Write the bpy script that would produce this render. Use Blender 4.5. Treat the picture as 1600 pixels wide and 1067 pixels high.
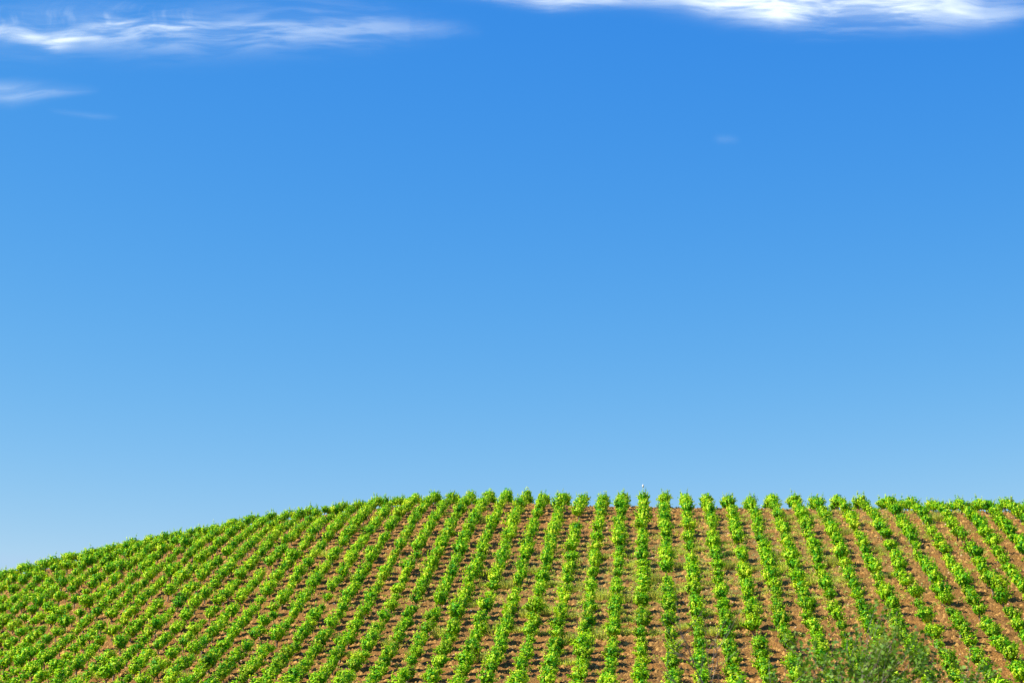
import bpy, math, random
import numpy as np

# ------------------------------------------------------------------ camera, sky, sun, exposure
for o in list(bpy.data.objects):
    bpy.data.objects.remove(o, do_unlink=True)
sc = bpy.context.scene
COL = sc.collection
PITCH = math.atan(766.5 / 3000.0)
YAW = 0.07515679
cam_d = bpy.data.cameras.new('camera')
cam_d.sensor_width = 36.0
cam_d.lens = 36.0 * 3000.0 / 1600.0
cam_d.clip_start = 0.5
cam_d.clip_end = 90000
cam_d.dof.use_dof = True
cam_d.dof.focus_distance = 118.0
cam_d.dof.aperture_fstop = 3.2
cam = bpy.data.objects.new('camera', cam_d)
COL.objects.link(cam)
cam.location = (0, 0, 0)
cam.rotation_euler = (math.pi / 2 + PITCH, 0, YAW)
sc.camera = cam

SUN_EL = math.radians(48)
TRAVEL = (1.0, 0.30)                        # shadows fall to the right and a little away
tn = math.hypot(*TRAVEL)
sd = bpy.data.lights.new('sun', 'SUN')
sd.energy = 5.0
sd.angle = math.radians(0.53)
sd.color = (1.0, 0.95, 0.86)
sun = bpy.data.objects.new('sun', sd)
COL.objects.link(sun)
sx, sy = -TRAVEL[0] / tn, -TRAVEL[1] / tn   # horizontal direction towards the sun
sun.rotation_euler = (math.pi / 2 - SUN_EL, 0, math.atan2(sy, sx) + math.pi / 2)

world = bpy.data.worlds.new("World")
sc.world = world
world.use_nodes = True
wn, wl = world.node_tree.nodes, world.node_tree.links
bg = wn['Background']
sky = wn.new('ShaderNodeTexSky')
sky.sky_type = 'NISHITA'
sky.sun_disc = False
sky.sun_elevation = SUN_EL
sky.sun_rotation = math.atan2(sx, sy)
sky.altitude = 300
sky.air_density = 1.0
sky.dust_density = 0.15
sky.ozone_density = 4.0
# the slide film's response: a contrast curve per channel, deeper blue than the bare sky model
sp = wn.new('ShaderNodeSeparateColor'); cb = wn.new('ShaderNodeCombineColor')
wl.new(sky.outputs[0], sp.inputs[0])
for ch, ref, top_, tgt, g in ((0, 1.07, 2.7, 0.243, 2.52), (1, 1.93, 4.2, 1.55, 1.14), (2, 3.50, 5.5, 4.5, 0.25)):
    mn = wn.new('ShaderNodeMath'); mn.operation = 'MINIMUM'; mn.inputs[1].default_value = top_
    dv = wn.new('ShaderNodeMath'); dv.operation = 'DIVIDE'; dv.inputs[1].default_value = ref
    pw = wn.new('ShaderNodeMath'); pw.operation = 'POWER'; pw.inputs[1].default_value = g
    ml_ = wn.new('ShaderNodeMath'); ml_.operation = 'MULTIPLY'; ml_.inputs[1].default_value = tgt
    wl.new(sp.outputs[ch], mn.inputs[0]); wl.new(mn.outputs[0], dv.inputs[0]); wl.new(dv.outputs[0], pw.inputs[0])
    wl.new(pw.outputs[0], ml_.inputs[0]); wl.new(ml_.outputs[0], cb.inputs[ch])
wl.new(cb.outputs[0], bg.inputs['Color'])
bg.inputs['Strength'].default_value = 0.1

vs = sc.view_settings
sc.display_settings.display_device = 'sRGB'
vs.view_transform = 'Standard'
vs.look = 'None'
vs.gamma = 1
vs.use_curve_mapping = False
vs.exposure = 0.8
sc.render.engine = 'CYCLES'
sc.cycles.filter_width = 1.35

# ------------------------------------------------------------------ helpers
rng = np.random.default_rng(7)
random.seed(7)


def lattice(ix, iy, seed):
    h = (ix.astype(np.int64) * 374761393 + iy.astype(np.int64) * 668265263 + seed * 982451653) & 0xFFFFFFFF
    h = ((h ^ (h >> 13)) * 1274126177) & 0xFFFFFFFF
    h = h ^ (h >> 16)
    return (h & 0xFFFFFF) / float(0xFFFFFF)


def vnoise(x, y, seed=0):
    x = np.asarray(x, float); y = np.asarray(y, float)
    ix = np.floor(x); iy = np.floor(y)
    fx = x - ix; fy = y - iy
    fx = fx * fx * (3 - 2 * fx); fy = fy * fy * (3 - 2 * fy)
    a = lattice(ix, iy, seed); b = lattice(ix + 1, iy, seed)
    c = lattice(ix, iy + 1, seed); d = lattice(ix + 1, iy + 1, seed)
    return (a * (1 - fx) + b * fx) * (1 - fy) + (c * (1 - fx) + d * fx) * fy


def fbm(x, y, octs=4, seed=0):
    s = 0; a = 0.5; t = 0
    for i in range(octs):
        s = s + a * vnoise(x * 2 ** i + 13.7 * i, y * 2 ** i - 7.1 * i, seed + i * 17); t += a; a *= 0.5
    return s / t


def mesh_np(name, verts, quads=None, tris=None, mats=(), mat_idx=None, attrs=None, smooth=False):
    me = bpy.data.meshes.new(name)
    verts = np.asarray(verts, np.float32)
    me.vertices.add(len(verts)); me.vertices.foreach_set('co', verts.ravel())
    loops = []; starts = []; tot = 0
    for f, k in ((quads, 4), (tris, 3)):
        if f is not None and len(f):
            f = np.asarray(f, np.int32)
            loops.append(f.ravel()); starts.append(tot + np.arange(len(f), dtype=np.int32) * k); tot += f.size
    lp = np.concatenate(loops); st = np.concatenate(starts)
    me.loops.add(len(lp)); me.loops.foreach_set('vertex_index', lp)
    me.polygons.add(len(st)); me.polygons.foreach_set('loop_start', st)
    for m in mats: me.materials.append(m)
    if mat_idx is not None: me.polygons.foreach_set('material_index', np.asarray(mat_idx, np.int32))
    if smooth: me.polygons.foreach_set('use_smooth', np.ones(len(st), bool))
    me.update(calc_edges=True)
    for k, v in (attrs or {}).items():
        a = me.attributes.new(k, 'FLOAT', 'POINT'); a.data.foreach_set('value', np.asarray(v, np.float32))
    return me


def link(name, data, parent=None, loc=None, rot=None, scale=None, **props):
    o = bpy.data.objects.new(name, data); COL.objects.link(o)
    if parent is not None: o.parent = parent
    if loc is not None: o.location = loc
    if rot is not None: o.rotation_euler = rot
    if scale is not None: o.scale = scale
    for k, v in props.items(): o[k] = v
    return o


def new_mat(name):
    m = bpy.data.materials.new(name); m.use_nodes = True
    return m, m.node_tree.nodes, m.node_tree.links


def tubes(paths, sides=6):
    """paths: list of (pts Nx3, radii N) -> verts, quads of open tapered tubes"""
    V = []; Q = []; off = 0
    ang = np.arange(sides) * 2 * np.pi / sides
    for pts, rad in paths:
        pts = np.asarray(pts, float); n = len(pts)
        tan = np.gradient(pts, axis=0); tan /= np.linalg.norm(tan, axis=1)[:, None] + 1e-9
        ref = np.array([1.0, 0, 0]) if abs(tan[0, 0]) < 0.8 else np.array([0, 1.0, 0])
        a = np.cross(tan, ref); a /= np.linalg.norm(a, axis=1)[:, None] + 1e-9
        b = np.cross(tan, a)
        ring = pts[:, None] + np.asarray(rad)[:, None, None] * (np.cos(ang)[None, :, None] * a[:, None] + np.sin(ang)[None, :, None] * b[:, None])
        V.append(ring.reshape(-1, 3))
        for i in range(n - 1):
            for k in range(sides):
                k2 = (k + 1) % sides
                Q.append((off + i * sides + k, off + i * sides + k2, off + (i + 1) * sides + k2, off + (i + 1) * sides + k))
        off += n * sides
    return np.concatenate(V), np.array(Q, np.int32)


def leaf_quads(pos, nrm, size, r, aspect=1.0, fold=0.25):
    """folded kite leaves; returns verts (4 per leaf)"""
    n = len(pos)
    nrm = nrm / (np.linalg.norm(nrm, axis=1)[:, None] + 1e-9)
    t = r.normal(size=(n, 3)); t -= (t * nrm).sum(1)[:, None] * nrm
    t /= np.linalg.norm(t, axis=1)[:, None] + 1e-9
    b = np.cross(nrm, t)
    s = np.asarray(size)[:, None]
    base = pos - t * s * 0.45 * aspect
    tip = pos + t * s * 0.55 * aspect - nrm * s * 0.12
    L = pos + b * s * 0.5 + nrm * s * fold * 0.5
    R = pos - b * s * 0.5 + nrm * s * fold * 0.5
    v = np.stack([base, R, tip, L], 1).reshape(-1, 3)
    return v


# ------------------------------------------------------------------ the lie of the hill
CF = [14.395, 2.0615, 12.0001, -0.8231, 0.943, 0.1236, 0.4756, 0.4465, -1.2069, -1.6165]
ROW0 = -0.834
AZ = np.array([-.40, -.366, -.336, -.305, -.274, -.24, -.209, -.176, -.142, -.109, -.075, -.0415, -.008, .0256, .059, .092, .124, .156, .188, .22, .25, .28])
RC = np.array([158, 158, 158, 157, 156, 156, 157, 156, 154, 151, 148, 143.5, 140, 136.5, 134.5, 132.5, 131, 129.5, 128.5, 127, 126, 125.])
LIFT = np.array([0, 0, 0, 0, 0, 0, .1, .25, .45, .45, .25, 0, 0, 0, 0, 0, 0, 0, 0, 0, 0, 0.])


def poly(X, Y):
    x = X / 30; y = (Y - 115) / 30
    return (CF[0] + CF[1] * x + CF[2] * y + CF[3] * x * x + CF[4] * x * y + CF[5] * y * y + CF[6] * x ** 3
            + CF[7] * x * x * y + CF[8] * x * y * y + CF[9] * y ** 3)


def ground(X, Y):
    X = np.asarray(X, float); Y = np.asarray(Y, float)
    R = np.hypot(X, Y); az = np.arctan2(X, Y)
    azc = np.clip(az, -0.44, 0.30)
    Rc = np.interp(azc, AZ, RC)
    Rr = np.clip(R, 84, Rc + 4)
    z = poly(Rr * np.sin(azc), Rr * np.cos(azc))
    z = z + np.interp(azc, AZ, LIFT) * np.clip((R - 110) / 40, 0, 1) ** 2
    d = np.clip(R - (Rc - 4.5), 0, 14)
    z = z - 0.019 * d * d
    # past the rolled crest: steady fall, then level country
    past = np.clip(R - (Rc + 4), 0, 140)
    z = z - 0.14 * past
    # below the vines: easy foot of the slope down to where the camera stands
    z84 = z
    k = np.clip(R / 84, 0, 1)
    z = np.where(R < 84, -1.7 + (z84 + 1.7) * k ** 1.6, z)
    far = np.clip(np.abs(az - azc) / 0.9, 0, 1)
    z = z * (1 - far * far * (3 - 2 * far)) + (-1.7) * far * far * (3 - 2 * far)
    return z


def rough(X, Y):
    """clods and tillage of the soil, metres"""
    n = (fbm(X * 0.9, Y * 0.9, 3, 5) - 0.5) * 0.22
    n = n + (fbm(X * 3.1, Y * 3.1, 3, 9) - 0.5) * 0.20
    # low banks between the stocks, along the contour
    n = n + 0.035 * np.sin((Y + 0.5 * fbm(X * .5, Y * .5, 2, 3)) * 2 * np.pi / 1.65)
    return n


def gz(X, Y):
    return ground(X, Y) + rough(X, Y)


# ------------------------------------------------------------------ soil
def soil_material():
    m, n, l = new_mat('tilled_soil')
    b = n['Principled BSDF']; b.inputs['Roughness'].default_value = 0.95
    b.inputs['Specular IOR Level'].default_value = 0.15
    tc = n.new('ShaderNodeTexCoord')
    a = n.new('ShaderNodeTexNoise'); a.inputs['Scale'].default_value = 0.35; a.inputs['Detail'].default_value = 5
    f = n.new('ShaderNodeTexNoise'); f.inputs['Scale'].default_value = 7.0; f.inputs['Detail'].default_value = 6; f.inputs['Roughness'].default_value = 0.7
    v = n.new('ShaderNodeTexVoronoi'); v.inputs['Scale'].default_value = 9.0
    for t in (a, f, v): l.new(tc.outputs['Object'], t.inputs['Vector'])
    r1 = n.new('ShaderNodeValToRGB')
    r1.color_ramp.elements[0].position = 0.3; r1.color_ramp.elements[0].color = (0.115, 0.049, 0.013, 1)
    r1.color_ramp.elements[1].position = 0.72; r1.color_ramp.elements[1].color = (0.365, 0.185, 0.042, 1)
    l.new(f.outputs['Fac'], r1.inputs[0])
    r2 = n.new('ShaderNodeValToRGB')
    r2.color_ramp.elements[0].position = 0.35; r2.color_ramp.elements[0].color = (0.74, 0.76, 0.76, 1)
    r2.color_ramp.elements[1].position = 0.65; r2.color_ramp.elements[1].color = (1.1, 1.02, 0.95, 1)
    l.new(a.outputs['Fac'], r2.inputs[0])
    mx = n.new('ShaderNodeMix'); mx.data_type = 'RGBA'; mx.blend_type = 'MULTIPLY'; mx.inputs[0].default_value = 1
    l.new(r1.outputs[0], mx.inputs[6]); l.new(r2.outputs[0], mx.inputs[7])
    # scattered dry green ground cover, where weeds were not tilled in
    at = n.new('ShaderNodeAttribute'); at.attribute_name = 'weedy'
    w = n.new('ShaderNodeTexNoise'); w.inputs['Scale'].default_value = 2.2; w.inputs['Detail'].default_value = 4
    l.new(tc.outputs['Object'], w.inputs['Vector'])
    ml = n.new('ShaderNodeMath'); ml.operation = 'MULTIPLY'; l.new(at.outputs['Fac'], ml.inputs[0])
    wr = n.new('ShaderNodeMapRange'); wr.inputs['From Min'].default_value = 0.4; wr.inputs['From Max'].default_value = 0.62
    l.new(w.outputs['Fac'], wr.inputs['Value']); l.new(wr.outputs[0], ml.inputs[1])
    m2 = n.new('ShaderNodeMix'); m2.data_type = 'RGBA'
    l.new(ml.outputs[0], m2.inputs[0]); l.new(mx.outputs[2], m2.inputs[6]); m2.inputs[7].default_value = (0.17, 0.16, 0.045, 1)
    l.new(m2.outputs[2], b.inputs['Base Color'])
    bp = n.new('ShaderNodeBump'); bp.inputs['Strength'].default_value = 0.9; bp.inputs['Distance'].default_value = 0.06
    ad = n.new('ShaderNodeMath'); ad.operation = 'SUBTRACT'
    l.new(f.outputs['Fac'], ad.inputs[0]); l.new(v.outputs['Distance'], ad.inputs[1])
    l.new(ad.outputs[0], bp.inputs['Height']); l.new(bp.outputs[0], b.inputs['Normal'])
    return m


SOIL = soil_material()


def weedy(X, Y):
    """patchy belt of weeds across the middle of the slope"""
    c = 118 + 0.0 * X
    belt = 1.25 * np.exp(-((Y - c) / 10.0) ** 2) * np.exp(-((X - 2) / 13.0) ** 2)
    top = 0.5 * np.exp(-((X - 14) / 9.0) ** 2) * np.exp(-((Y - 129) / 3.0) ** 2)
    low = 0.7 * np.exp(-((X + 14) / 9.0) ** 2) * np.exp(-((Y - 95) / 2.5) ** 2)
    return np.clip(belt + top + low, 0, 1)


def grid_axis(lo, hi, step, far, ratio=1.35):
    core = list(np.arange(lo, hi + 1e-6, step))
    out = []; s = step; x = lo
    while x > -far:
        s *= ratio; x -= s; out.append(x)
    up = []; s = step; x = core[-1]
    while x < far:
        s *= ratio; x += s; up.append(x)
    return np.array(out[::-1] + core + up)


gx = grid_axis(-64, 40, 0.2, 20000)
gy = grid_axis(84, 168, 0.2, 20000)
GX, GY = np.meshgrid(gx, gy)
fade = np.clip(1 - (np.maximum(np.abs(GX + 12) - 52, 0) + np.maximum(np.abs(GY - 126) - 42, 0)) / 8, 0, 1)
GZ = ground(GX, GY) + rough(GX, GY) * fade
nx, ny = len(gx), len(gy)
ii = np.arange(nx * ny).reshape(ny, nx)
gq = np.stack([ii[:-1, :-1].ravel(), ii[:-1, 1:].ravel(), ii[1:, 1:].ravel(), ii[1:, :-1].ravel()], 1)
gm = mesh_np('ground', np.stack([GX.ravel(), GY.ravel(), GZ.ravel()], 1), quads=gq, mats=[SOIL],
             attrs={'weedy': weedy(GX, GY).ravel()}, smooth=True)
link('ground', gm, kind='structure')


def project(X, Y, Z):
    """photo coordinates (1600 wide) of a world point: only used to pick the nearest vines and to name them"""
    cc, s = math.cos(YAW), math.sin(YAW)
    x = X * cc + Y * s; y = -X * s + Y * cc
    zc = y * math.cos(PITCH) + Z * math.sin(PITCH); yc = -y * math.sin(PITCH) + Z * math.cos(PITCH)
    return 800 + 3000 * x / zc, 533.5 - 3000 * yc / zc


def crest_r(X, Y):
    return np.interp(np.clip(np.arctan2(X, Y), -.44, .3), AZ, RC)


# ------------------------------------------------------------------ clods and stones
def rubble(name, count, smin, smax, colors, label, seed, flat=0.7):
    r = np.random.default_rng(seed)
    Y = np.sqrt(r.uniform(86 ** 2, 158 ** 2, count * 2)); A = r.uniform(-0.36, 0.25, count * 2)
    X = Y * np.tan(A)
    keep = np.hypot(X, Y) < crest_r(X, Y) + 2
    X = X[keep][:count]; Y = Y[keep][:count]; n = len(X)
    Z = gz(X, Y)
    base = np.array([[1, 0, 0], [.2, .95, 0], [-.9, .45, 0], [-.7, -.7, 0], [.4, -.9, 0], [.25, .2, .9], [-.3, -.15, .8]], float)
    T = np.array([[0, 1, 5], [1, 2, 5], [2, 6, 5], [2, 3, 6], [3, 4, 6], [4, 5, 6], [4, 0, 5]])
    s = smin + (smax - smin) * r.random(n) ** 2.5
    th = r.uniform(0, 2 * np.pi, n)
    j = base[None] * (1 + r.uniform(-.35, .35, (n, 7, 3)))
    c, si = np.cos(th)[:, None], np.sin(th)[:, None]
    vx = (j[..., 0] * c - j[..., 1] * si) * s[:, None]; vy = (j[..., 0] * si + j[..., 1] * c) * s[:, None]
    vz = j[..., 2] * s[:, None] * flat - (j[..., 2] < .3) * s[:, None] * .25
    # lie on the slope
    slope = (ground(X, Y + .5) - ground(X, Y - .5))
    V = np.stack([vx + X[:, None], vy + Y[:, None], vz + Z[:, None] + vy * slope[:, None]], -1).reshape(-1, 3)
    F = (T[None] + 7 * np.arange(n)[:, None, None]).reshape(-1, 3)
    m, nd, l = new_mat(name)
    b = nd['Principled BSDF']; b.inputs['Roughness'].default_value = 0.9
    b.inputs['Specular IOR Level'].default_value = 0.2
    at = nd.new('ShaderNodeAttribute'); at.attribute_name = 'tint'
    cr = nd.new('ShaderNodeValToRGB'); cr.color_ramp.elements[0].color = (*colors[0], 1); cr.color_ramp.elements[1].color = (*colors[1], 1)
    l.new(at.outputs['Fac'], cr.inputs[0]); l.new(cr.outputs[0], b.inputs['Base Color'])
    me = mesh_np(name, V, tris=F, mats=[m], attrs={'tint': np.repeat(r.random(n), 7)})
    link(name, me, kind='stuff', label=label, category=name.split('_')[-1])


rubble('soil_clods', 70000, 0.05, 0.18, ((0.11, 0.047, 0.014), (0.44, 0.24, 0.06)),
       'orange brown clods of tilled earth between the vine rows', 3, 0.75)
rubble('pale_stones', 4500, 0.03, 0.09, ((0.38, 0.22, 0.10), (0.55, 0.40, 0.24)),
       'pale buff stones scattered over the orange soil', 4, 0.6)


# ------------------------------------------------------------------ plant materials
def leaf_material(name, stops, transl=0.35, rough_=0.45, spec=0.4, vary=0.25):
    m, n, l = new_mat(name)
    b = n['Principled BSDF']; out = n['Material Output']
    b.inputs['Roughness'].default_value = rough_
    b.inputs['Specular IOR Level'].default_value = spec
    at = n.new('ShaderNodeAttribute'); at.attribute_name = 'tint'
    cr = n.new('ShaderNodeValToRGB')
    e = cr.color_ramp.elements
    e[0].position, e[0].color = stops[0][0], (*stops[0][1], 1)
    e[1].position, e[1].color = stops[-1][0], (*stops[-1][1], 1)
    for p, c in stops[1:-1]:
        q = e.new(p); q.color = (*c, 1)
    l.new(at.outputs['Fac'], cr.inputs[0])
    oi = n.new('ShaderNodeObjectInfo')
    mr = n.new('ShaderNodeMapRange'); mr.inputs['To Min'].default_value = 1 - vary; mr.inputs['To Max'].default_value = 1 + vary
    l.new(oi.outputs['Random'], mr.inputs['Value'])
    hv = n.new('ShaderNodeHueSaturation'); l.new(cr.outputs[0], hv.inputs['Color']); l.new(mr.outputs[0], hv.inputs['Value'])
    l.new(hv.outputs[0], b.inputs['Base Color'])
    tr = n.new('ShaderNodeBsdfTranslucent')
    th = n.new('ShaderNodeMix'); th.data_type = 'RGBA'; th.blend_type = 'MULTIPLY'; th.inputs[0].default_value = 1
    l.new(hv.outputs[0], th.inputs[6]); th.inputs[7].default_value = (1.5, 1.35, 0.5, 1)
    l.new(th.outputs[2], tr.inputs['Color'])
    mx = n.new('ShaderNodeMixShader'); mx.inputs[0].default_value = transl
    l.new(b.outputs[0], mx.inputs[1]); l.new(tr.outputs[0], mx.inputs[2]); l.new(mx.outputs[0], out.inputs['Surface'])
    return m


VINE_LEAF = leaf_material('vine_leaf', [(0.0, (0.006, 0.12, 0.004)), (0.30, (0.065, 0.32, 0.003)), (0.55, (0.32, 0.56, 0.003)), (1.0, (0.78, 0.77, 0.06))], 0.30, 0.55, 0.15, vary=0.16)
WEED_LEAF = leaf_material('weed_leaf', [(0.0, (0.22, 0.34, 0.05)), (0.6, (0.46, 0.54, 0.12)), (1.0, (0.58, 0.54, 0.20))], 0.45, 0.7, 0.1)
SHRUB_LEAF = leaf_material('shrub_leaf', [(0.0, (0.03, 0.15, 0.015)), (0.6, (0.23, 0.44, 0.035)), (1.0, (0.38, 0.46, 0.10))], 0.3, 0.6, 0.25)


def bark_material(name, c0, c1, scale):
    m, n, l = new_mat(name)
    b = n['Principled BSDF']; b.inputs['Roughness'].default_value = 0.9
    tc = n.new('ShaderNodeTexCoord'); t = n.new('ShaderNodeTexNoise'); t.inputs['Scale'].default_value = scale; t.inputs['Detail'].default_value = 5
    mp = n.new('ShaderNodeMapping'); mp.inputs['Scale'].default_value = (1, 1, .25)
    l.new(tc.outputs['Object'], mp.inputs[0]); l.new(mp.outputs[0], t.inputs['Vector'])
    cr = n.new('ShaderNodeValToRGB'); cr.color_ramp.elements[0].position = .35; cr.color_ramp.elements[1].position = .65
    cr.color_ramp.elements[0].color = (*c0, 1); cr.color_ramp.elements[1].color = (*c1, 1)
    l.new(t.outputs['Fac'], cr.inputs[0]); l.new(cr.outputs[0], b.inputs['Base Color'])
    bp = n.new('ShaderNodeBump'); bp.inputs['Strength'].default_value = .8; bp.inputs['Distance'].default_value = .01
    l.new(t.outputs['Fac'], bp.inputs['Height']); l.new(bp.outputs[0], b.inputs['Normal'])
    return m


VINE_BARK = bark_material('vine_bark', (0.10, 0.065, 0.04), (0.34, 0.24, 0.16), 30)
TWIG_BARK = bark_material('twig_bark', (0.10, 0.08, 0.055), (0.30, 0.25, 0.19), 12)


# ------------------------------------------------------------------ grapevines
def vine_geometry(seed, leaves=230, lsize=0.125, sides=6, full=1.0):
    """a bush-trained vine: gnarled stock, short arms, a sheaf of shoots carrying folded leaves"""
    r = np.random.default_rng(seed)
    head = np.array([r.normal(0, .04), r.normal(0, .04), 0.30 + r.uniform(-.05, .06)])
    k = 5
    pts = np.linspace([0, 0, -0.15], head, k) + np.concatenate([[[0, 0, 0]], r.normal(0, .018, (k - 2, 3)), [[0, 0, 0]]])
    paths = [(pts, np.linspace(.055, .042, k))]
    P = []; N = []; S = []; T = []
    na = 4
    arms = []
    for i in range(na):
        a = i * 2 * np.pi / na + r.uniform(-.5, .5)
        e = head + np.array([math.cos(a) * .13, math.sin(a) * .13, .10 + r.uniform(-.02, .04)])
        paths.append((np.array([head - [0, 0, .03], (head + e) / 2 + [0, 0, -.02], e]), np.array([.035, .028, .018])))
        arms.append((e, a))
    ns = 15
    per = max(6, int(leaves / ns))
    for i in range(ns):
        e, a = arms[i % na]
        a = a + r.uniform(-.9, .9)
        lean = r.uniform(0.1, 1.0) ** .8
        L = (0.50 + .34 * r.random() ** 1.4) * full * (1.12 - .3 * lean)
        t = np.linspace(0, 1, 5)
        out = np.array([math.cos(a), math.sin(a), 0])
        pth = e + out * (t[:, None] * lean * .43 * full + t[:, None] ** 2 * .05) + np.array([0, 0, 1]) * (t[:, None] * L * (1 - .35 * lean) - t[:, None] ** 2 * lean * .16)
        pth = pth + r.normal(0, .015, pth.shape) * t[:, None]
        paths.append((pth, np.linspace(.009, .004, 5)))
        tt = r.random(per) ** 0.8
        base = np.stack([np.interp(tt, t, pth[:, c]) for c in range(3)], 1)
        off = r.normal(0, 1, (per, 3)); off /= np.linalg.norm(off, axis=1)[:, None]
        p = base + off * (r.uniform(.03, .12, per) * (1.15 - .7 * tt))[:, None]
        p[:, 2] = np.maximum(p[:, 2], .20 + .12 * r.random(per))
        nn = off * .55 + np.array([0, 0, .55]) + r.normal(0, .3, (per, 3)) + (p - np.array([0, 0, .55])) * 2.6
        sh = r.beta(1.3, 1.3)
        P.append(p); N.append(nn); S.append(lsize * (r.uniform(.75, 1.25, per)) * (1.08 - .4 * tt))
        T.append(np.clip(r.beta(2.0, 2.2, per) * .40 + .42 * sh + .25 * tt ** 2, 0, 1))
    # side shoots fill the clump to an uneven ball
    m = int(leaves * .75)
    lumps = r.normal(0, 1, (7, 3)); lumps /= np.linalg.norm(lumps, axis=1)[:, None]
    d = r.normal(0, 1, (m, 3)); d /= np.linalg.norm(d, axis=1)[:, None]
    bulge = .8 + .35 * np.clip((d @ lumps.T).max(1), 0, 1) ** 3
    rad = r.random(m) ** .45 * bulge * full
    p = d * rad[:, None] * np.array([.35, .35, .36]) + np.array([head[0], head[1], .64])
    ok = p[:, 2] > .2; p = p[ok]; d = d[ok]; m = len(p)
    P.append(p); N.append(d * 1.5 + np.array([0, 0, .4]) + r.normal(0, .33, (m, 3))); S.append(lsize * r.uniform(.7, 1.15, m)); T.append(np.clip(r.beta(1.8, 2.2, m) * .45 + .5 * r.beta(1.1, 1.5, 7)[(d @ lumps.T).argmax(1)], 0, 1))
    P, N, S, T = map(np.concatenate, (P, N, S, T))
    LV = leaf_quads(P, N, S, r)
    LQ = np.arange(len(LV)).reshape(-1, 4)
    WV, WQ = tubes(paths, sides)
    return WV, WQ, LV, LQ, np.repeat(T, 4)


NVAR = 14
variants = []
for i in range(NVAR):
    wv, wq, lv, lq, tt = vine_geometry(100 + i, leaves=380 if i % 5 else 250, lsize=.115, full=1.08 if i % 5 else 0.95)
    variants.append((mesh_np('trunk', wv, quads=wq, mats=[VINE_BARK], smooth=True),
                     mesh_np('foliage', lv, quads=lq, mats=[VINE_LEAF], attrs={'tint': tt}), (wv, wq, lv, lq, tt)))

vines = []      # n, X, Y, Z, u, v, scale
r = np.random.default_rng(21)
STEP = 1.40
for n in range(-46, 26):
    ph = r.uniform(0, .5)
    y = 82 + ph
    while y < 175:
        y += STEP if n > -7 else 1.24
        X = 1.5 * n + ROW0 + r.normal(0, .04); Y = y + r.normal(0, .09)
        sz = np.clip(r.normal(1.02 + (-.04 if n < -6 else 0), .12), .74, 1.3)
        lost = r.random()
        if lost < 0.025: continue
        if lost < 0.07: sz *= .72
        R = math.hypot(X, Y)
        if R > float(crest_r(X, Y)) - 6: sz = min(sz, 1.04)
        if R > float(crest_r(X, Y)) + 9 or R < 85: continue
        Z = float(gz(X, Y)) - .02
        u, v = project(X, Y, Z + .6)
        if u < -140 or u > 1740 or v > 1130: continue
        vines.append([n, X, Y, Z, float(u), float(v), float(sz)])

ORD = {}
ones = ['', 'first', 'second', 'third', 'fourth', 'fifth', 'sixth', 'seventh', 'eighth', 'ninth', 'tenth', 'eleventh', 'twelfth', 'thirteenth',
        'fourteenth', 'fifteenth', 'sixteenth', 'seventeenth', 'eighteenth', 'nineteenth']
for i in range(1, 60):
    if i < 20: ORD[i] = ones[i]
    else:
        tens = {2: ('twentieth', 'twenty'), 3: ('thirtieth', 'thirty'), 4: ('fortieth', 'forty'), 5: ('fiftieth', 'fifty')}[i // 10]
        ORD[i] = tens[0] if i % 10 == 0 else tens[1] + '-' + ones[i % 10]


def row_phrase(n):
    if n == 0: return 'the row ending at the white-tipped stake'
    return 'the %s row %s of the staked row' % (ORD[abs(n)], 'left' if n < 0 else 'right')


inview = [q for q in vines if 6 < q[4] < 1594 and q[5] < 1060]
inview.sort(key=lambda q: math.hypot(q[1], q[2]))
near = inview[:300]
near_ids = set(id(q) for q in near)
by_row = {}
for q in near: by_row.setdefault(q[0], []).append(q)
for n, qs in by_row.items():
    qs.sort(key=lambda q: q[2])
    edge = 'left' if qs[0][4] < 60 and qs[0][5] < 1025 else ('right' if qs[0][4] > 1540 and qs[0][5] < 1025 else 'bottom')
    for k, q in enumerate(qs):
        vi = int(r.integers(NVAR)); rot = r.uniform(0, 2 * math.pi); s = q[6]
        e = link('grapevine', None, loc=(q[1], q[2], q[3]), rot=(0, 0, rot), scale=(s, s, s * r.uniform(.86, 1.18)))
        e.empty_display_size = .2
        first = 'Lowest' if k == 0 else ORD[k + 1].capitalize()
        e['label'] = ('%s grapevine above the photo\'s %s edge in %s' % (first, edge, row_phrase(n))).replace('Lowest grapevine above', 'First grapevine inside')
        e['category'] = 'grapevine'
        e['group'] = 'bush grapevines planted in rows on the hillside'
        link('trunk', variants[vi][0], parent=e)
        link('foliage', variants[vi][1], parent=e)

# the vines farther up the slope, as one mass
cache = [vine_geometry(500 + i, leaves=290 if i % 4 else 200, lsize=.13, full=1.08, sides=4)[:5] for i in range(10)]
VV = []; QQ = []; TT = []; MI = []; off = 0
for q in vines:
    if id(q) in near_ids: continue
    wv, wq, lv, lq, tt = cache[int(r.integers(10))]
    a = r.uniform(0, 2 * math.pi); s = q[6]; hz = r.uniform(.86, 1.16); c, si = math.cos(a) * s, math.sin(a) * s
    for V, Q, t, mi in ((wv, wq, np.zeros(len(wv)), 0), (lv, lq, np.clip(tt + r.normal(0, .05), 0, 1), 1)):
        VV.append(np.stack([V[:, 0] * c - V[:, 1] * si + q[1], V[:, 0] * si + V[:, 1] * c + q[2], V[:, 2] * s * hz + q[3]], 1))
        QQ.append(Q + off); TT.append(t); MI.append(np.full(len(Q), mi)); off += len(V)
me = mesh_np('upslope_grapevines', np.concatenate(VV), quads=np.concatenate(QQ), mats=[VINE_BARK, VINE_LEAF],
             mat_idx=np.concatenate(MI), attrs={'tint': np.concatenate(TT)})
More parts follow.
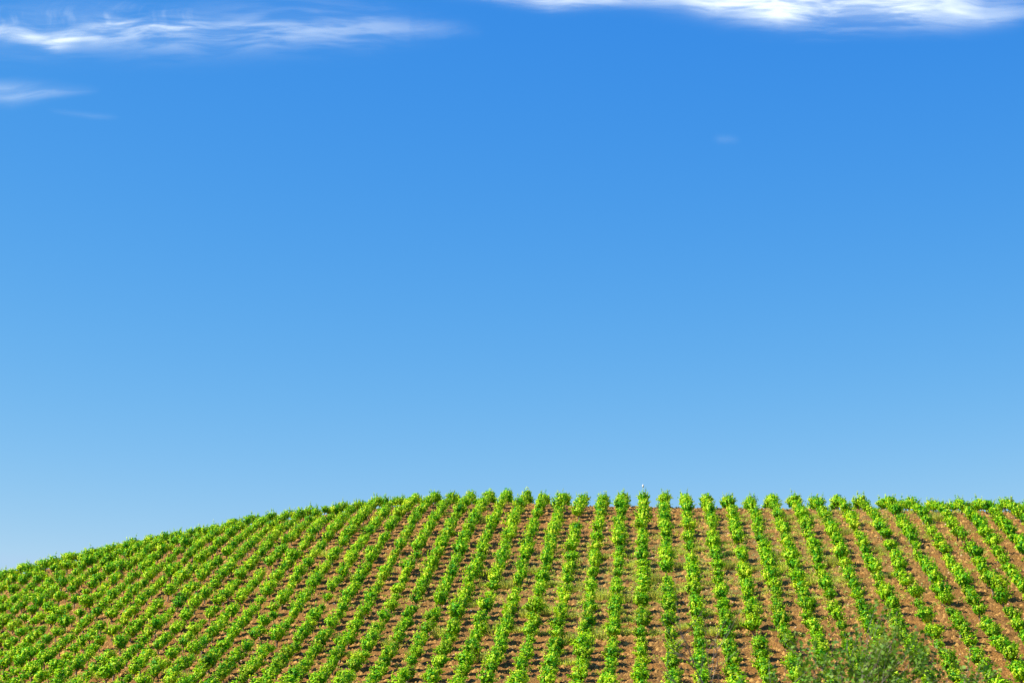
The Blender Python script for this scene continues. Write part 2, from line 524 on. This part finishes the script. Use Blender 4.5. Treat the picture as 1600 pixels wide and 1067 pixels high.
link('upslope_grapevines', me, kind='stuff', label='rows of bright green grapevines running up to the crest of the hill', category='grapevines',
     group='bush grapevines planted in rows on the hillside')
print('vines', len(vines), 'in view', len(inview))


# ------------------------------------------------------------------ weeds
def weed_mesh(seed, w=.34, h=.30, blades=150):
    r = np.random.default_rng(seed)
    a = r.uniform(0, 2 * np.pi, blades); rad = w * np.sqrt(r.random(blades)) * .75
    bx, by = rad * np.cos(a), rad * np.sin(a)
    hh = h * r.uniform(.45, 1.1, blades) * (1.1 - .5 * rad / w)
    tx = bx * 1.55 + r.normal(0, .05, blades); ty = by * 1.55 + r.normal(0, .05, blades)
    wd = r.uniform(.008, .018, blades); ph = r.uniform(0, 2 * np.pi, blades)
    dx, dy = np.cos(ph) * wd, np.sin(ph) * wd
    V = np.stack([np.stack([bx - dx, by - dy, -.06 + 0 * bx], 1), np.stack([bx + dx, by + dy, -.06 + 0 * bx], 1),
                  np.stack([tx + dx * .6, ty + dy * .6, hh], 1), np.stack([tx - dx * .3, ty - dy * .3, hh * 1.04], 1)], 1).reshape(-1, 3)
    # small leaflets giving the tuft its feathery mass
    n2 = blades * 2
    k = r.integers(0, blades, n2); f = r.uniform(.35, 1.05, n2)
    p = np.stack([bx[k] + (tx - bx)[k] * f, by[k] + (ty - by)[k] * f, hh[k] * f], 1) + r.normal(0, .02, (n2, 3))
    LV = leaf_quads(p, r.normal(0, .6, (n2, 3)) + [0, 0, .6], r.uniform(.025, .06, n2), r, 1.4)
    V = np.concatenate([V, LV])
    t = np.concatenate([np.repeat(r.random(blades), 4), np.repeat(r.beta(2, 2, n2), 4)])
    return mesh_np('weed_tuft', V, quads=np.arange(len(V)).reshape(-1, 4), mats=[WEED_LEAF], attrs={'tint': t})


weed_meshes = [weed_mesh(40 + i, w=.34 + .1 * (i % 3), h=.24 + .07 * (i % 4)) for i in range(7)]
WEEDS = [(-7.7, 119.7, 1.0), (-3.3, 121.9, 0.8), (-1.6, 119.7, 0.9), (-1.7, 121.4, 0.7), (-0.1, 115.4, 1.0), (1.6, 121.3, 0.9), (2.8, 121.9, 0.9), (4.5, 123.1, 0.8), (1.5, 112.7, 1.1), (-0.0, 112.0, 1.2), (-1.7, 111.8, 1.2), (-3.2, 112.5, 1.1), (-4.7, 115.1, 1.1), (-6.3, 116.5, 0.9), (-7.5, 110.3, 1.0), (-6.2, 110.7, 1.1), (-4.7, 109.4, 1.2), (-1.6, 107.8, 0.9), (-1.6, 105.1, 1.3), (-3.3, 104.6, 1.3), (-4.7, 104.3, 1.3), (-6.4, 106.4, 0.9), (1.4, 105.6, 1.0), (3.0, 104.0, 1.1), (2.8, 107.9, 1.0), (-0.1, 104.8, 0.9), (1.1, 103.2, 0.7), (1.5, 118.3, 1.0), (4.3, 117.0, 0.9), (5.1, 120.4, 0.8), (4.4, 105.4, 1.1), (4.5, 107.6, 0.8), (-4.6, 100.1, 1.0), (-7.9, 107.2, 1.0), (-2.6, 106.1, 0.8), (5.9, 116.1, 0.9), (3.0, 113.9, 0.8), (-22.9, 131.5, 1.1), (-21.7, 139.1, 0.8), (-19.5, 123.7, 1.1), (-18.2, 109.5, 0.8), (-16.6, 105.2, 1.0), (-14.9, 106.9, 1.0), (-12.0, 107.8, 1.4), (-10.7, 120.2, 1.0), (-10.7, 113.5, 0.9), (-9.0, 107.6, 1.4), (-9.4, 102.2, 1.2), (-10.6, 117.8, 0.9), (-9.1, 116.8, 1.1), (-12.6, 136.0, 1.1), (-15.6, 140.6, 0.9), (-13.2, 104.3, 0.8), (10.6, 116.2, 1.0), (9.1, 113.0, 1.1), (8.9, 109.7, 0.9), (7.6, 115.7, 1.1), (7.6, 118.8, 1.1), (10.8, 112.9, 1.0), (18.2, 125.1, 1.2), (13.5, 118.6, 1.0), (8.8, 128.4, 0.8), (12.1, 122.8, 0.8), (13.9, 113.0, 0.8), (10.6, 128.3, 0.8), (13.2, 128.0, 0.8), (-31.7, 109.3, 1.3), (-28.0, 107.8, 1.0), (-25.9, 105.0, 1.0), (-45.4, 137.0, 0.8), (-33.7, 109.4, 1.1)]
gaps = {}
for X, Y, s in WEEDS:
    g = math.floor((X - ROW0) / 1.5)
    gaps.setdefault(g, []).append((Y, X, s))
for g, L in gaps.items():
    L.sort(reverse=True)
    for k, (Y, X, s) in enumerate(L):
        # keep to the middle of the gap between two rows
        X = min(max(X, 1.5 * g + ROW0 + .45), 1.5 * g + ROW0 + 1.05)
        lab = 'between the %s and %s rows %s of the staked row' % (
            (ORD[g], ORD[g + 1], 'right') if g >= 1 else (ORD[-g - 1], ORD[-g], 'left')) if g not in (0, -1) else \
            'just %s of the row ending at the white-tipped stake' % ('right' if g == 0 else 'left')
        o = link('weed_tuft', weed_meshes[int(r.integers(7))], loc=(X, Y, float(gz(X, Y))), rot=(math.radians(14), 0, 0), scale=(s * 1.3, s * 1.15, s * r.uniform(1., 1.45)))
        o['label'] = ('only weed tuft ' if len(L) == 1 else 'uppermost weed tuft ' if k == 0 else 'lowest weed tuft ' if k == len(L) - 1 else ORD[k + 1] + ' weed tuft down ') + lab
        o['category'] = 'weed'
        o['group'] = 'pale green weed tufts on the soil between the rows'

# short thin growth nobody could count
n = 9000
A = r.uniform(-.36, .25, n * 4); Yw = np.sqrt(r.uniform(88 ** 2, 150 ** 2, n * 4)); Xw = Yw * np.tan(A)
k = r.random(n * 4) < (weedy(Xw, Yw) * .8 + .02) * (fbm(Xw * .8, Yw * .8, 3, 31) > .47)
Xw, Yw = Xw[k], Yw[k]; n = len(Xw); reps = 18
Xb = np.repeat(Xw, reps) + r.normal(0, .09, n * reps); Yb = np.repeat(Yw, reps) + r.normal(0, .09, n * reps)
P = np.stack([Xb, Yb, gz(Xb, Yb) + r.uniform(.01, .16, n * reps)], 1)
LV = leaf_quads(P, r.normal(0, .7, P.shape) + [0, 0, .5], r.uniform(.03, .09, len(P)), r, 1.8)
link('short_grass', mesh_np('short_grass', LV, quads=np.arange(len(LV)).reshape(-1, 4), mats=[WEED_LEAF],
     attrs={'tint': np.repeat(r.beta(2, 1.6, len(P)), 4)}), kind='stuff', label='thin dry grass and ground weeds growing across the tilled soil', category='grass')

# ------------------------------------------------------------------ stake on the crest
m_white, nn, ll = new_mat('white_paint')
nn['Principled BSDF'].inputs['Base Color'].default_value = (.8, .79, .76, 1); nn['Principled BSDF'].inputs['Roughness'].default_value = .6
nt = nn.new('ShaderNodeTexNoise'); nt.inputs['Scale'].default_value = 25
cr = nn.new('ShaderNodeValToRGB'); cr.color_ramp.elements[0].color = (.6, .58, .53, 1); cr.color_ramp.elements[1].color = (.86, .85, .83, 1)
ll.new(nt.outputs['Fac'], cr.inputs[0]); ll.new(cr.outputs[0], nn['Principled BSDF'].inputs['Base Color'])
SX, SY = ROW0 - .02, 137.2
st = link('marker_stake', None, loc=(SX, SY, float(gz(SX, SY))), label='thin white stake with a white tip on the crest of the hill', category='stake')
pv, pq = tubes([(np.array([[0, 0, -.2], [0.005, 0, .5], [.0, .01, 1.0], [.01, 0, 1.47]]), np.array([.016, .016, .015, .014]))], 8)
link('post', mesh_np('post', pv, quads=pq, mats=[m_white], smooth=True), parent=st)
pv, pq = tubes([(np.array([[.01, 0, 1.46], [.01, 0, 1.463], [.012, 0, 1.52], [.012, 0, 1.62], [.01, 0, 1.68], [.01, 0, 1.69]]), np.array([.001, .035, .075, .07, .035, .001]))], 10)
link('cap', mesh_np('cap', pv, quads=pq, mats=[m_white], smooth=True), parent=st)


# ------------------------------------------------------------------ shrubs in front of the hill
def branching(r, start, dirn, length, rad, depth, out, tips):
    n = 5
    pts = [np.array(start, float)]; d = np.array(dirn, float); d /= np.linalg.norm(d)
    for i in range(n - 1):
        d = d + r.normal(0, .13, 3) + np.array([0, 0, .03]); d /= np.linalg.norm(d)
        pts.append(pts[-1] + d * length / (n - 1))
    pts = np.array(pts); rr = np.linspace(rad, rad * .5, n)
    out.append((pts, rr))
    if depth == 0:
        tips.append(pts); return
    for i in range(4 if depth > 1 else 5):
        t = r.uniform(.3, 1.0) if i else 1.0
        p = np.array([np.interp(t * (n - 1), np.arange(n), pts[:, c]) for c in range(3)])
        nd = d + r.normal(0, .5, 3); nd[2] = abs(nd[2]) * .8 + .25
        branching(r, p, nd, length * r.uniform(.55, .8), rad * .5, depth - 1, out, tips)


def shrub(seed, X, Y, stems, height, label, leaf_density, name='shrub', reach=.365, lsize=.048):
    r = np.random.default_rng(seed)
    z0 = float(ground(X, Y)) - .1
    e = link(name, None, loc=(X, Y, z0), label=label, category='shrub')
    paths = []; tips = []
    for (dx, h) in stems:
        branching(r, (dx * .25, r.normal(0, .1), 0), (dx * .8 / height, r.normal(0, .08), 1), h * reach, .03, 3, paths, tips)
    wv, wq = tubes(paths, 5)
    link('trunk', mesh_np('trunk', wv, quads=wq, mats=[TWIG_BARK], smooth=True), parent=e)
    if leaf_density:
        P = []
        for pts in tips:
            m = leaf_density
            t = r.uniform(.15, 1.05, m) * (len(pts) - 1)
            p = np.stack([np.interp(t, np.arange(len(pts)), pts[:, c]) for c in range(3)], 1) + r.normal(0, .035, (m, 3))
            P.append(p)
        P = np.concatenate(P)
        LV = leaf_quads(P, r.normal(0, .6, P.shape) + [0, 0, .6], r.uniform(.6, 1.25, len(P)) * lsize, r, 1.5)
        clump = fbm(P[:, 0] * 3, P[:, 2] * 3, 2, seed)
        o = link('foliage', mesh_np('foliage', LV, quads=np.arange(len(LV)).reshape(-1, 4), mats=[SHRUB_LEAF],
                 attrs={'tint': np.repeat(np.clip(r.beta(2, 2, len(P)) * .7 + (clump - .3) * .6, 0, 1), 4)}), parent=e)
    return e


# (direction from the camera: azimuth, distance)
def at_az(u, R):
    az = math.atan((u - 800) / 3092.0) - YAW
    return R * math.sin(az), R * math.cos(az)


x, y = at_az(1338, 26)
shrub(5, x, y, [(-.8, 4.2), (-.35, 4.5), (-.1, 4.4), (.5, 4.45), (.85, 4.3), (-.55, 4.1), (.65, 4.2)], 4.5,
      'wispy green shrub poking into the bottom right of the frame, nearer than the vines', 19)
x, y = at_az(1205, 24)
shrub(8, x, y, [(-.1, 3.9)], 4.0, 'bare dark twig rising in front of the lower slope beside the wispy shrub', 0, name='bare_sapling', reach=.45)


# ------------------------------------------------------------------ cirrus
def cirrus_material():
    m, n, l = new_mat('cirrus')
    out = n['Material Output']; n.remove(n['Principled BSDF'])
    at = n.new('ShaderNodeAttribute'); at.attribute_name = 'veil'
    d = n.new('ShaderNodeBsdfDiffuse'); d.inputs['Color'].default_value = (.8, .84, .84, 1)
    t = n.new('ShaderNodeBsdfTranslucent'); t.inputs['Color'].default_value = (.66, .74, .70, 1)
    a = n.new('ShaderNodeMixShader'); a.inputs[0].default_value = .7; l.new(d.outputs[0], a.inputs[1]); l.new(t.outputs[0], a.inputs[2])
    tr = n.new('ShaderNodeBsdfTransparent')
    mx = n.new('ShaderNodeMixShader'); l.new(at.outputs['Fac'], mx.inputs[0]); l.new(tr.outputs[0], mx.inputs[1]); l.new(a.outputs[0], mx.inputs[2])
    l.new(mx.outputs[0], out.inputs['Surface'])
    return m


CIRRUS = cirrus_material()
CLOUD_H = 4200.0


def cloud(label, u0, u1, v0, v1, dens, nu, nv):
    """a high thin veil: level sheet at cloud height whose density is wind-drawn noise"""
    U, V = np.meshgrid(np.linspace(u0, u1, nu), np.linspace(v0, v1, nv))
    x, yv, z = U - 800, 533.5 - V, 3000.0
    Yf = z * math.cos(PITCH) - yv * math.sin(PITCH); Zf = z * math.sin(PITCH) + yv * math.cos(PITCH)
    X = x * math.cos(YAW) - Yf * math.sin(YAW); Y = x * math.sin(YAW) + Yf * math.cos(YAW)
    t = (CLOUD_H + 14 * (fbm(U / 300, V / 80, 2, 77) - .5)) / Zf
    D = np.clip(dens(U, V), 0, .9)
    pts = np.stack([(X * t).ravel(), (Y * t).ravel(), (Zf * t).ravel()], 1)
    c = pts.mean(0)
    ii = np.arange(nu * nv).reshape(nv, nu)
    q = np.stack([ii[:-1, :-1].ravel(), ii[:-1, 1:].ravel(), ii[1:, 1:].ravel(), ii[1:, :-1].ravel()], 1)
    return link('cirrus_cloud', mesh_np('cirrus_cloud', pts - c, quads=q, mats=[CIRRUS], attrs={'veil': D.ravel()}, smooth=True),
                loc=tuple(c), label=label, category='cloud', group='thin white cirrus high in the blue sky')


def ss(a, b, x):
    t = np.clip((x - a) / (b - a), 0, 1); return t * t * (3 - 2 * t)


def wisps(U, V, seed, sx_=120., sy_=16., tilt=0.0):
    Vt = V + tilt * U
    wu = (fbm(U / 90, Vt / 60, 2, seed) - .5) * 46; wv = (fbm(U / 110, Vt / 70, 2, seed + 5) - .5) * 26
    f = fbm((U + wu) / sx_, (Vt + wv) / sy_, 6, seed + 9)
    g = fbm((U + wu + (V - 50) * 1.1) / (sx_ * .5), (Vt + wv) / (sy_ * .55), 5, seed + 3)
    h = fbm((U + wu * 2.2 + (V - 50) * 1.4) / 34., (Vt + wv * 1.2) / 5., 4, seed + 21)      # fine combed fibres
    f = np.clip(f + (h - .5) * .38, 0, 1)
    return f, g


def ridge(U, V, xs, ys, sig_up, sig_dn, amp):
    """soft band following a polyline: amp, width above and below vary along it"""
    yc = np.interp(U, xs, ys); a = np.interp(U, xs, amp); su = np.interp(U, xs, sig_up); sl = np.interp(U, xs, sig_dn)
    d = V - yc
    return a * np.exp(-np.where(d < 0, (d / su) ** 2, (d / sl) ** 2))


def edge(U, V, u0, u1, v0, v1, m=30):
    return ss(u0, u0 + m, U) * ss(u1, u1 - m, U) * ss(v0, v0 + m * .5, V) * ss(v1, v1 - m * .5, V)


def d_left(U, V):
    f, g = wisps(U, V, 11)
    core = ridge(U, V, [-200, -40, 40, 80, 130, 200, 300, 330, 420, 560, 700, 760], [60, 42, 58, 72, 52, 44, 46, 48, 48, 44, 48, 50],
                 [10, 12, 14, 16, 14, 13, 14, 12, 14, 14, 10, 6], [12, 12, 12, 10, 14, 18, 20, 18, 24, 22, 12, 6],
                 [.5, .55, .8, .95, .75, .75, .65, .35, .26, .18, .10, 0])
    veil = ridge(U, V, [-200, 0, 150, 300, 450, 600, 760], [65, 62, 62, 60, 42, 38, 48], [44, 46, 46, 42, 40, 30, 8], [24, 26, 24, 28, 32, 28, 8], [.32, .36, .36, .34, .34, .26, 0])
    th = fbm((U + .7 * V + 9 * np.sin(V / 9.)) / 11., V / 34., 4, 151)
    tufts = ridge(U, V, [-200, 0, 60, 140, 240, 300, 340], [40, 30, 34, 30, 26, 34, 40], [16, 18, 20, 18, 16, 16, 8], [20] * 7, [.2, .34, .4, .42, .42, .34, 0])
    veil = veil + .6 * tufts * ss(.46, .8, th)
    return .60 * core * (.14 + 1.1 * ss(.33, .72, f) * (.3 + 1.2 * g)) + .36 * veil * (.3 + 1.1 * ss(.3, .7, g * .5 + f * .5))


def d_right(U, V):
    f, g = wisps(U, V, 41, 150., 15., -.02)
    core = ridge(U, V, [660, 760, 860, 960, 1060, 1120, 1220, 1320, 1440, 1540, 1600, 1800], [-14, -8, 2, -6, -8, 4, 12, 8, -2, 30, 20, 0],
                 [30, 30, 30, 30, 34, 40, 44, 44, 40, 30, 30, 30], [8, 10, 12, 12, 14, 18, 22, 16, 26, 9, 10, 14],
                 [0, .35, .62, .55, .55, .8, 1.05, .85, 1.05, .35, .2, .5])
    veil = ridge(U, V, [660, 1000, 1150, 1250, 1400, 1500, 1590, 1640, 1800], [-10, -2, 12, 28, 26, 28, 32, 20, 0], [40, 40, 40, 40, 40, 36, 20, 20, 30], [12, 16, 24, 24, 22, 20, 12, 10, 14],
                 [0, .2, .35, .5, .55, .45, .12, .05, .2])
    return .72 * core * (.36 + 1.0 * ss(.3, .7, f) * (.4 + 1.0 * g)) + .42 * veil * (.3 + .9 * ss(.3, .7, g * .5 + f * .5))


def d_small(U, V):
    f, g = wisps(U, V, 71, 110., 14., .06)
    return ridge(U, V, [-260, -60, 20, 110, 160], [146, 146, 148, 142, 140], [16, 18, 16, 8, 5], [12, 12, 13, 7, 5], [.3, .34, .34, .14, 0]) * (.3 + .5 * ss(.3, .65, f))


def d_tiny(U, V):
    f, g = wisps(U, V, 91, 60., 12.)
    return ridge(U, V, [1110, 1125, 1140, 1160], [218, 218, 218, 219], [6, 6, 6, 5], [6, 6, 6, 5], [0, .045, .04, 0]) * (.5 + .8 * f)


def d_thread(U, V):
    f, g = wisps(U, V, 99, 60., 10.)
    return ridge(U, V, [70, 100, 150, 170, 190], [172, 176, 182, 183, 184], [4, 4, 4, 4, 3], [4, 4, 4, 4, 3], [0, .03, .06, .04, 0]) * (.4 + .9 * f)


for lab, u0, u1, v0, v1, fn, nu, nv in (
        ('feathery white cirrus streak stretching from the top left towards the middle', -200, 780, -70, 125, d_left, 900, 190),
        ('brightest cirrus bank cut by the top edge at the right', 640, 1800, -130, 75, d_right, 1000, 190),
        ('faint cirrus wisp at the left edge below the long white streak', -260, 180, 95, 185, d_small, 320, 80),
        ('tiny faint puff alone in the blue, right of centre', 1100, 1175, 196, 240, d_tiny, 70, 44),
        ('thin faint thread of cloud below the left wisp', 60, 200, 160, 200, d_thread, 130, 50)):
    cloud(lab, u0, u1, v0, v1, lambda U, V, fn=fn, a=(u0, u1, v0, v1): fn(U, V) * edge(U, V, *a), nu, nv)
